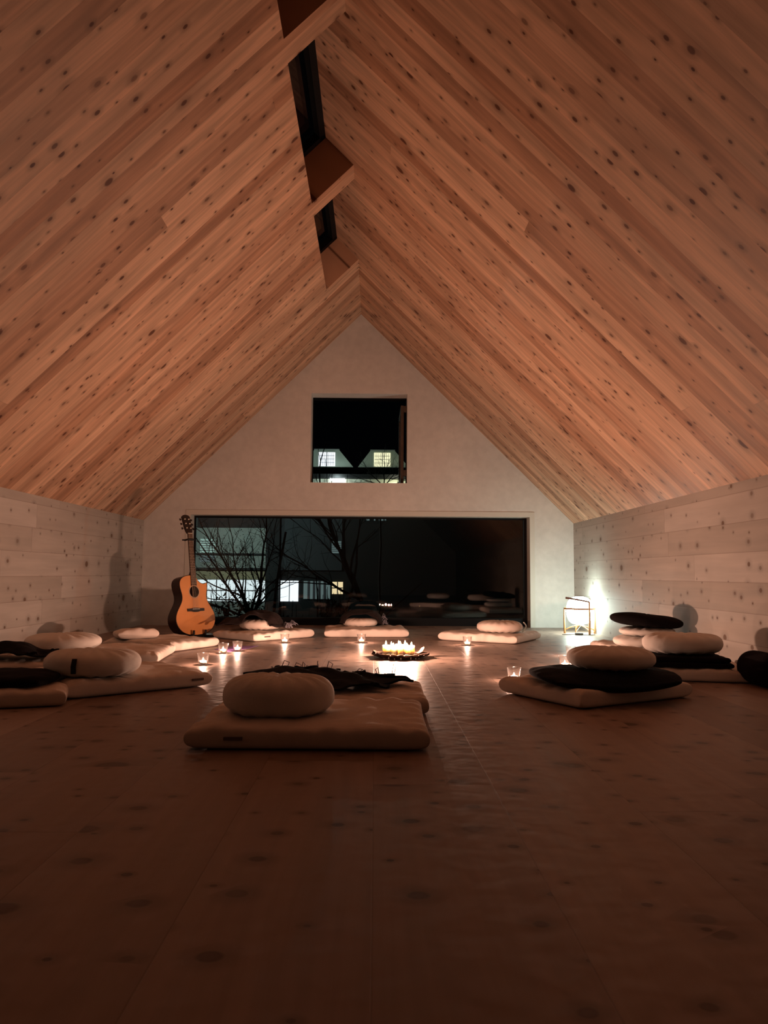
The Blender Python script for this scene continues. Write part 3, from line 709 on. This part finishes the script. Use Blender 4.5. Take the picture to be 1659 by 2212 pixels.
def disc(bm_, cx, cz, r0, r1, y, seg=48, t=0.0012):
    for (ra, rb, yy) in ((r0, r1, y),):
        a = [bm_.verts.new((cx + ra * math.cos(2 * PI * k / seg), yy, cz + ra * math.sin(2 * PI * k / seg))) for k in range(seg)] if ra > 0 else None
        b = [bm_.verts.new((cx + rb * math.cos(2 * PI * k / seg), yy, cz + rb * math.sin(2 * PI * k / seg))) for k in range(seg)]
        if a:
            for k in range(seg): bm_.faces.new((a[k], b[k], b[(k + 1) % seg], a[(k + 1) % seg]))
        else: bm_.faces.new(b)
        b2 = [bm_.verts.new((q.co.x, yy + t, q.co.z)) for q in b]
        for k in range(seg): bm_.faces.new((b[k], b2[k], b2[(k + 1) % seg], b[(k + 1) % seg]))
    bmesh.ops.recalc_face_normals(bm_, faces=bm_.faces); return bm_
HZ = 0.352
obj('soundhole', disc(bmesh.new(), 0, HZ, 0, 0.047, -0.0010), M['hole'], gt)
obj('rosette', disc(bmesh.new(), 0, HZ, 0.047, 0.055, -0.0014), M['rosette'], gt)
bz = 0.205
bm = bmesh.new(); poly = [(-0.085, bz - 0.012), (-0.045, bz - 0.013), (-0.02, bz - 0.019), (0.02, bz - 0.019), (0.045, bz - 0.013), (0.085, bz - 0.012), (0.086, bz + 0.010), (0.045, bz + 0.010), (0.02, bz + 0.014), (-0.02, bz + 0.014), (-0.045, bz + 0.010), (-0.086, bz + 0.010)]
bridge = obj('bridge', extr(poly, -0.009, 0.0), M['ebony'], gt)
obj('saddle', B(-0.037, 0.037, -0.012, -0.009, bz + 0.003, bz + 0.006), M['bone'], bridge)
# neck
NZ0, NZ1 = 0.405, 0.835
bm = bmesh.new(); prof_n = []
for z, hw in ((NZ0, 0.0285), (NZ1, 0.0215)):
    prof_n.append([bm.verts.new(p) for p in ((-hw, -0.006, z), (hw, -0.006, z), (hw, 0.0, z), (-hw, 0.0, z))])
a, b = prof_n
for k in range(4): bm.faces.new((a[k], a[(k + 1) % 4], b[(k + 1) % 4], b[k]))
bm.faces.new(a[::-1]); bm.faces.new(b); bmesh.ops.recalc_face_normals(bm, faces=bm.faces)
fbrd = obj('fingerboard', bm, M['fretwood'], gt)
scale = NZ1 - (bz + 0.004)
for k in range(1, 21):
    z = NZ1 - scale * (1 - 2 ** (-k / 12))
    if z < NZ0 + 0.004: break
    hw = 0.0215 + (NZ1 - z) / (NZ1 - NZ0) * 0.007
    obj('fret', B(-hw, hw, -0.0075, -0.0058, z - 0.0009, z + 0.0009), M['string'], fbrd)
for k in (3, 5, 7, 9, 12, 15):
    z = NZ1 - scale * (1 - 2 ** (-(k - 0.5) / 12))
    obj('inlay_dot', disc(bmesh.new(), 0, z, 0, 0.003, -0.0065, 12), M['bone'], fbrd)
bm = bmesh.new(); rows = []
for z, r in ((0.400, 0.030), (0.46, 0.028), (0.49, 0.0265), (0.52, 0.024), (0.60, 0.0225), (0.70, 0.0215), (0.835, 0.0205), (0.855, 0.024)):
    dp = 0.075 if z < 0.49 else (0.045 if z < 0.5 else 0.020 - 0.003 * (z - 0.5))
    rows.append([bm.verts.new((-r * math.cos(PI * k / 10), dp * math.sin(PI * k / 10), z)) for k in range(11)])
for p, q in zip(rows, rows[1:]):
    for k in range(10): bm.faces.new((p[k], p[k + 1], q[k + 1], q[k]))
    bm.faces.new((p[0], q[0], q[10], p[10]))
bm.faces.new(rows[0]); bm.faces.new(rows[-1][::-1]); bmesh.ops.recalc_face_normals(bm, faces=bm.faces)
obj('neck', bm, M['mahogany'], gt, smooth=False)
obj('nut', B(-0.0215, 0.0215, -0.0085, 0.0, NZ1, NZ1 + 0.004), M['bone'], gt)
hp = [(-0.022, 0.0), (0.022, 0.0), (0.030, 0.018), (0.036, 0.045), (0.040, 0.15), (0.030, 0.160), (0.012, 0.166), (-0.012, 0.166), (-0.030, 0.160), (-0.040, 0.15), (-0.036, 0.045), (-0.030, 0.018)]
bm = extr(hp, -0.002, 0.014); bmesh.ops.transform(bm, matrix=Matrix.Translation((0, 0.0, NZ1 + 0.003)) @ Matrix.Rotation(-0.22, 4, 'X'), verts=bm.verts)
head = obj('headstock', bm, M['ebony'], gt)
HM = Matrix.Translation((0, 0.0, NZ1 + 0.003)) @ Matrix.Rotation(-0.22, 4, 'X')
for s in (-1, 1):
    for k in range(3):
        z = 0.045 + k * 0.040
        bm = lathe([(0, -0.008), (0.005, -0.008), (0.0055, 0.004), (0, 0.004)], 12); bmesh.ops.transform(bm, matrix=HM @ Matrix.Translation((s * 0.020, -0.004, z)) @ Matrix.Rotation(PI / 2, 4, 'X'), verts=bm.verts)
        obj('string_post', bm, M['bone'], head)
        bm = bmesh.new(); tube(bm, [(s * 0.034, 0.010, z), (s * 0.052, 0.010, z)], 0.002, 6); box(bm, min(s * 0.05, s * 0.064), max(s * 0.05, s * 0.064), 0.006, 0.014, z - 0.009, z + 0.009, bev=0.003)
        bmesh.ops.transform(bm, matrix=HM, verts=bm.verts); obj('tuning_peg', bm, M['ebony'], head, smooth=False)
for k in range(6):
    s = (k - 2.5) / 2.5
    st = bmesh.new(); tube(st, [(s * 0.027, -0.011, bz + 0.004), (s * 0.0175, -0.009, NZ1 + 0.002)], 0.0005 + 0.00012 * (5 - k), 5)
    obj('string', st, M['string'], gt)
cp = empty('guitar_capo', (0, 0, 0)); bpy.data.objects.remove(cp)
CZ = NZ1 - 0.052
bm = bmesh.new(); box(bm, -0.032, 0.030, -0.020, -0.010, CZ - 0.008, CZ + 0.008, bev=0.003); box(bm, -0.040, -0.026, -0.018, 0.030, CZ - 0.007, CZ + 0.007, bev=0.003)
box(bm, -0.064, -0.034, 0.014, 0.026, CZ - 0.006, CZ + 0.006, bev=0.003)
obj('capo', bm, M['stand'], gt)
# stand
gs = empty('guitar_stand', (-1.43, 6.22, 0), GA, 'low black stand holding up the acoustic guitar', 'stand')
bm = bmesh.new()
obj('base_bar', T([(-0.11, 0.03, 0.012), (0.11, 0.03, 0.012)], 0.009, 10), M['stand'], gs, smooth=True)
for s in (-1, 1):
    obj('yoke_arm', T([(s * 0.075, 0.15, 0.014), (s * 0.07, 0.05, 0.022), (s * 0.062, -0.02, 0.028), (s * 0.060, -0.028, 0.040), (s * 0.060, -0.026, 0.066)], [0.009, 0.009, 0.009, 0.010, 0.009], 10), M['stand'], gs, smooth=True)
    obj('foot', T([(s * 0.10, 0.03, 0.010), (s * 0.17, 0.20, 0.010)], 0.009, 10), M['stand'], gs, smooth=True)
    obj('front_foot', T([(s * 0.10, 0.03, 0.010), (s * 0.125, -0.05, 0.010)], 0.010, 10), M['stand'], gs, smooth=True)

# ------------------------------------------------------------------ the night outside
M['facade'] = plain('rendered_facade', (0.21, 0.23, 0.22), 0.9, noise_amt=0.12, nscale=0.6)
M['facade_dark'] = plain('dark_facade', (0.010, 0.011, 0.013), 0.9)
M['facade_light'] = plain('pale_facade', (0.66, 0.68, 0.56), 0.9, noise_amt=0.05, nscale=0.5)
M['roof'] = plain('slate_roof', (0.012, 0.012, 0.014), 0.8)
M['dormer'] = plain('dormer_cladding', (0.30, 0.34, 0.30), 0.9)
M['lit_cool'] = emit_mat('lit_window_cool', (0.86, 0.93, 1.0), 1.25)
M['lit_warm'] = emit_mat('lit_window_warm', (1.0, 0.98, 0.62), 1.0)
M['lit_green'] = emit_mat('lit_blind', (0.45, 0.68, 0.60), 0.55)
M['lit_dim'] = emit_mat('lit_blind_dim', (0.35, 0.50, 0.50), 0.25)
M['lit_shop'] = emit_mat('lit_glazing', (0.80, 0.92, 0.96), 0.95)
M['lit_orange'] = emit_mat('lit_glazing_warm', (1.0, 0.78, 0.45), 0.9)
M['barkd'] = plain('tree_bark', (0.010, 0.008, 0.007), 0.9)
M['foliage'] = plain('dark_leaves', (0.006, 0.009, 0.006), 0.8)
M['muntin'] = plain('muntin', (0.10, 0.09, 0.11), 0.8)
struct(obj('ground', B(-60, 60, 9.5, 110, -4.4, -4.2), plain('dark_lawn', (0.010, 0.012, 0.010), 0.95)))
bd = empty('house', (-4, 60, -4.2), 0, 'long house seen outside through both windows, with lit dormers and glazing', 'house')
def hb(name, mat, *b, p=None):
    o_ = obj(name, B(b[0] + 4, b[1] + 4, b[2] - 60, b[3] - 60, b[4] + 4.2, b[5] + 4.2), M[mat] if isinstance(mat, str) else mat, None)
    o_.parent = p or bd
    return o_
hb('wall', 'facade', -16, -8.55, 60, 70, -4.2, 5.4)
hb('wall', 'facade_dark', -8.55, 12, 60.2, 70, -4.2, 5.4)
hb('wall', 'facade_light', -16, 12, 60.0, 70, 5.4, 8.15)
hb('cornice', 'facade_light', -16, 12, 59.6, 60.0, 7.55, 7.7)
hb('gutter', 'roof', -16, 12, 59.2, 60.0, 8.04, 8.30)
bm = bmesh.new(); v = [bm.verts.new(p) for p in ((-12, -0.6, 12.4), (16, -0.6, 12.4), (16, 4.5, 13.6), (-12, 4.5, 13.6), (-12, -0.6, 12.2), (16, -0.6, 12.2), (16, 4.5, 12.2), (-12, 4.5, 12.2))]
for q in ((0, 1, 2, 3), (4, 7, 6, 5), (0, 4, 5, 1), (1, 5, 6, 2), (2, 6, 7, 3), (3, 7, 4, 0)): bm.faces.new([v[i] for i in q])
obj('roof', bm, M['roof'], bd)
hb('ledge', 'facade_dark', -14, -8.55, 59.7, 60, 0.72, 0.90)
hb('lower_wall', plain('olive_wall', (0.30, 0.25, 0.16), 0.9), -14, -8.55, 59.9, 60, 0.0, 0.72)
hb('ledge', 'facade_dark', -14, -8.55, 59.8, 60, 1.9, 2.04)
hb('pillar', 'facade_dark', -8.55, -7.5, 59.6, 60.2, -3, 4.9)
hb('upper_band', 'facade_dark', -14, -8.55, 59.8, 60, 4.05, 5.0)
# lit windows, each with its bars
def win_lit(x0, x1, z0, z1, mat, nv, nh, y=59.9, bar=0.05):
    f_ = hb('window', mat, x0, x1, y, y + 0.08, z0, z1)
    bm = bmesh.new()
    for k in range(1, nv): xx = x0 + (x1 - x0) * k / nv; box(bm, xx - bar / 2, xx + bar / 2, y - 0.04, y, z0, z1)
    for k in range(1, nh): zz = z0 + (z1 - z0) * k / nh; box(bm, x0, x1, y - 0.04, y, zz - bar / 2, zz + bar / 2)
    if len(bm.verts):
        bmesh.ops.translate(bm, vec=(4, -60, 4.2), verts=bm.verts); b_ = obj('window_bars', bm, M['muntin'], f_)
    else: bm.free()
    return f_
win_lit(-13.75, -12.6, 2.08, 3.15, 'lit_green', 1, 6, bar=0.06)
win_lit(-13.75, -12.6, 1.35, 1.85, 'lit_dim', 1, 3)
win_lit(-3.40, -2.66, 2.10, 3.05, 'lit_dim', 1, 6)
win_lit(-13.9, -8.6, -1.7, -0.05, 'lit_shop', 7, 2, bar=0.08)
win_lit(-7.4, -6.0, -1.7, -0.08, 'lit_cool', 2, 1, y=60.1, bar=0.06)
win_lit(-5.6, -3.5, -1.5, -0.10, 'lit_dim', 5, 1, y=60.1, bar=0.2)
win_lit(-3.35, -2.5, -1.1, -0.15, 'lit_orange', 2, 2, y=60.1, bar=0.08)
for xx, ww in ((-0.7, 0.25), (-0.1, 0.12), (0.3, 0.35), (0.75, 0.12)): win_lit(xx, xx + ww, 4.72, 4.86, 'lit_dim', 1, 1, y=60.1)
# storey panel that hangs behind the right-hand tree
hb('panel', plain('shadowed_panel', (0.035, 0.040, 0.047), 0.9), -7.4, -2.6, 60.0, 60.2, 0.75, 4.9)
for cx, mt in ((-3.83, 'lit_cool'), (0.55, 'lit_warm')):
    bm = bmesh.new()
    poly = [(-2.15, 8.93), (-1.02, 10.30), (0.92, 10.30), (2.05, 8.93)] if cx < -1 else [(-1.95, 8.93), (-0.95, 10.27), (0.95, 10.27), (2.1, 8.93)]
    bm = extr([(cx + 4 + a_, z + 4.2) for a_, z in poly], -0.3, 1.2)
    d_ = obj('dormer', bm, M['dormer'], bd); d_['label'] = 'grey green dormer front'
    bm = extr([(cx + 4 + a_ * 1.03, z + 4.2 + 0.05) for a_, z in poly[1:3]] + [(cx + 4 + poly[2][0] * 1.03, poly[2][1] + 4.2 - 0.02), (cx + 4 + poly[1][0] * 1.03, poly[1][1] + 4.2 - 0.02)], -0.4, 1.2)
    obj('dormer_top', bm, M['facade'], bd)
    wx = cx - 0.03
    f_ = hb('window', mt, wx - 0.65, wx + 0.65, 59.62, 59.70, 8.98, 10.08)
    bm = bmesh.new()
    for k in (1, 2, 3, 5, 6, 7): xx = wx - 0.65 + 1.3 * k / 8; box(bm, xx - 0.012, xx + 0.012, 59.58, 59.62, 9.02, 10.02)
    for k in (1, 2, 3): zz = 8.98 + 1.1 * k / 4; box(bm, wx - 0.6, wx + 0.6, 59.58, 59.62, zz - 0.012, zz + 0.012)
    box(bm, wx - 0.03, wx + 0.03, 59.56, 59.62, 8.98, 10.08)
    bmesh.ops.translate(bm, vec=(4, -60, 4.2), verts=bm.verts); obj('window_bars', bm, M['muntin'], f_)
# one wall lantern under the eave, plus added lights without lamps to brighten the front
lan = hb('wall_lantern', emit_mat('lantern_glass', (0.9, 1.0, 1.0), 12.0), -3.6, -2.4, 59.45, 59.62, 7.78, 7.96); 
for lx_, lz_, e_, c_ in ((-3.0, 7.9, 90, (0.8, 1.0, 0.95)), (1.6, 7.8, 60, (1.0, 1.0, 0.7))): light('lantern_and_fill_light', bd, (lx_ + 4, -1.1, lz_ + 4.2), c_, e_, 0.1)  # first belongs to the lantern, second is an added fill without a lamp
for lx_ in (-12.5, -9.0): light('lantern_and_fill_light', bd, (lx_ + 4, -6.0, 7.6), (0.78, 1.0, 0.90), 420, 0.2)  # added fills hanging in the air to make the left facade visible
light('lantern_and_fill_light', bd, (-1.6, -5.0, 15.5), (0.75, 1.0, 0.85), 75, 0.2)  # added fill in front of the left dormer, no lantern here
light('lantern_and_fill_light', bd, (3.6, -5.0, 15.5), (0.8, 1.0, 0.70), 75, 0.2)  # added fill in front of the right dormer, no lantern here

def grow(bm, p, d, L, r, depth, rnd, spread=0.55):
    n = 5; pts = [p.copy()]; rs = [r]
    for i in range(n):
        d = (d + Vector((rnd.uniform(-1, 1), rnd.uniform(-1, 1), rnd.uniform(-0.6, 0.9))) * 0.16).normalized()
        p = p + d * L / n; pts.append(p.copy()); rs.append(r * (1 - 0.4 * (i + 1) / n))
        if depth > 0 and i >= 1 and rnd.random() < 0.75:
            dd = (d + Vector((rnd.uniform(-1, 1), rnd.uniform(-1, 1), rnd.uniform(-0.4, 0.7))).normalized() * (spread + 0.3)).normalized()
            grow(bm, p, dd, L * rnd.uniform(0.5, 0.75), rs[-1] * 0.6, depth - 1, rnd, spread)
    tube(bm, pts, rs, 5 if depth < 2 else 7)
    if depth > 0: grow(bm, p, d, L * 0.7, rs[-1], depth - 1, rnd, spread)
def leaves(bm, c, rad, cnt, size, rnd):
    for _ in range(cnt):
        v = Vector((rnd.gauss(0, 1), rnd.gauss(0, 1), rnd.gauss(0, 1))).normalized() * rnd.random() ** 0.4
        p = Vector(c) + Vector((v.x * rad[0], v.y * rad[1], v.z * rad[2]))
        a = Vector((rnd.uniform(-1, 1), rnd.uniform(-1, 1), rnd.uniform(-0.3, 1))).normalized(); b = a.cross(Vector((rnd.uniform(-1, 1), 1, rnd.uniform(-1, 1)))).normalized()
        s = size * rnd.uniform(0.6, 1.3)
        q = [bm.verts.new(p + a * s + b * 0), bm.verts.new(p + b * s * 0.4), bm.verts.new(p - a * s), bm.verts.new(p - b * s * 0.4)]
        bm.faces.new(q)
rnd = random.Random(12)
tre = empty('tree', (-2.75, 17.0, -4.2), 0, 'bare branching tree outside the left part of the low window', 'tree')
bm = bmesh.new(); grow(bm, Vector((0, 0, 0)), Vector((0, 0, 1)), 4.0, 0.09, 0, rnd)
tb = bm
for d, L, r_ in ((Vector((0.35, 0, 1)), 1.15, 0.045), (Vector((-0.9, 0.1, 1)), 1.2, 0.035), (Vector((-0.35, 0, 1)), 1.2, 0.04), (Vector((0.15, 0.2, 1)), 1.0, 0.03), (Vector((-1.3, 0.0, 0.45)), 1.1, 0.03), (Vector((0.9, 0, 0.7)), 0.8, 0.025), (Vector((-0.6, 0, 1)), 1.0, 0.03)):
    grow(tb, Vector((0.0 + rnd.uniform(-.1, .1), 0, 3.75)), d.normalized(), L, r_, 3, rnd, 0.7)
obj('branches', tb, M['barkd'], tre)
tw = bmesh.new(); leaves(tw, (-0.3, 0, 4.9), (1.0, 0.5, 0.9), 420, 0.022, rnd)
lo = obj('dead_leaves', tw, M['foliage'], tre); lo['kind'] = 'stuff'
tr2 = empty('tree', (-0.25, 14.8, -4.2), 0, 'darker leaning tree outside, right of the bare tree', 'tree')
bm = bmesh.new(); grow(bm, Vector((0, 0, 0)), Vector((0, 0, 1)), 4.3, 0.09, 0, rnd)
for d, L, r_ in ((Vector((-0.6, 0, 1)), 1.3, 0.05), (Vector((-0.3, 0.2, 1)), 1.2, 0.035), (Vector((-0.9, 0.1, 0.5)), 1.1, 0.03)):
    grow(bm, Vector((0, 0, 4.2)), d.normalized(), L, r_, 3, rnd, 0.6)
obj('branches', bm, M['barkd'], tr2)
# tall tree whose twigs cross the bottom of the upper window
tr3 = empty('tree', (0.6, 54, -4.2), 0, 'tree outside whose dark twigs cross the bottom of the upper window', 'tree')
bm = bmesh.new(); grow(bm, Vector((0, 0, 0)), Vector((0, 0, 1)), 11.2, 0.10, 0, rnd)
for d in (Vector((0.5, 0, 0.8)), Vector((-0.6, 0, 0.55)), Vector((0.1, 0, 1)), Vector((-1.0, 0, 0.35)), Vector((0.9, 0, 0.3))):
    grow(bm, Vector((0, 0, 10.9)), d.normalized(), 1.25, 0.045, 3, rnd, 0.7)
obj('branches', bm, M['barkd'], tr3)
for i, (x, y, zt, rx, hgt, lab) in enumerate([(-2.75, 15.2, 0.16, 0.85, 1.6, 'dark shrub outside under the bare tree'), (-1.55, 12.4, -0.12, 0.60, 1.2, 'dark low shrub outside, right of the first shrub'), (-0.75, 13.8, 0.08, 0.42, 1.3, 'leafy shrub outside before the second lit glazing')]):
    s_ = empty('shrub', (x, y, -4.2), 0, lab, 'shrub')
    bm = bmesh.new()
    leaves(bm, (0, 0, 4.2 + zt - hgt * 0.75), (rx, 0.5, hgt * 0.75), 2600, 0.045, rnd)
    lo = obj('foliage', bm, M['foliage'], s_); lo['kind'] = 'stuff'
    bm = bmesh.new(); grow(bm, Vector((0, 0, 0)), Vector((0, 0, 1)), 3.2, 0.05, 1, rnd)
    for k in range(16):
        bx = rnd.uniform(-rx, rx) * 0.8
        tube(bm, [(bx * 0.4, 0, 2.6), (bx, rnd.uniform(-.2, .2), 4.2 + zt - 0.5), (bx * 1.15 + rnd.uniform(-.1, .1), 0, 4.2 + zt + rnd.uniform(-0.05, 0.22))], [0.012, 0.008, 0.004], 5)
    obj('stems', bm, M['barkd'], s_)
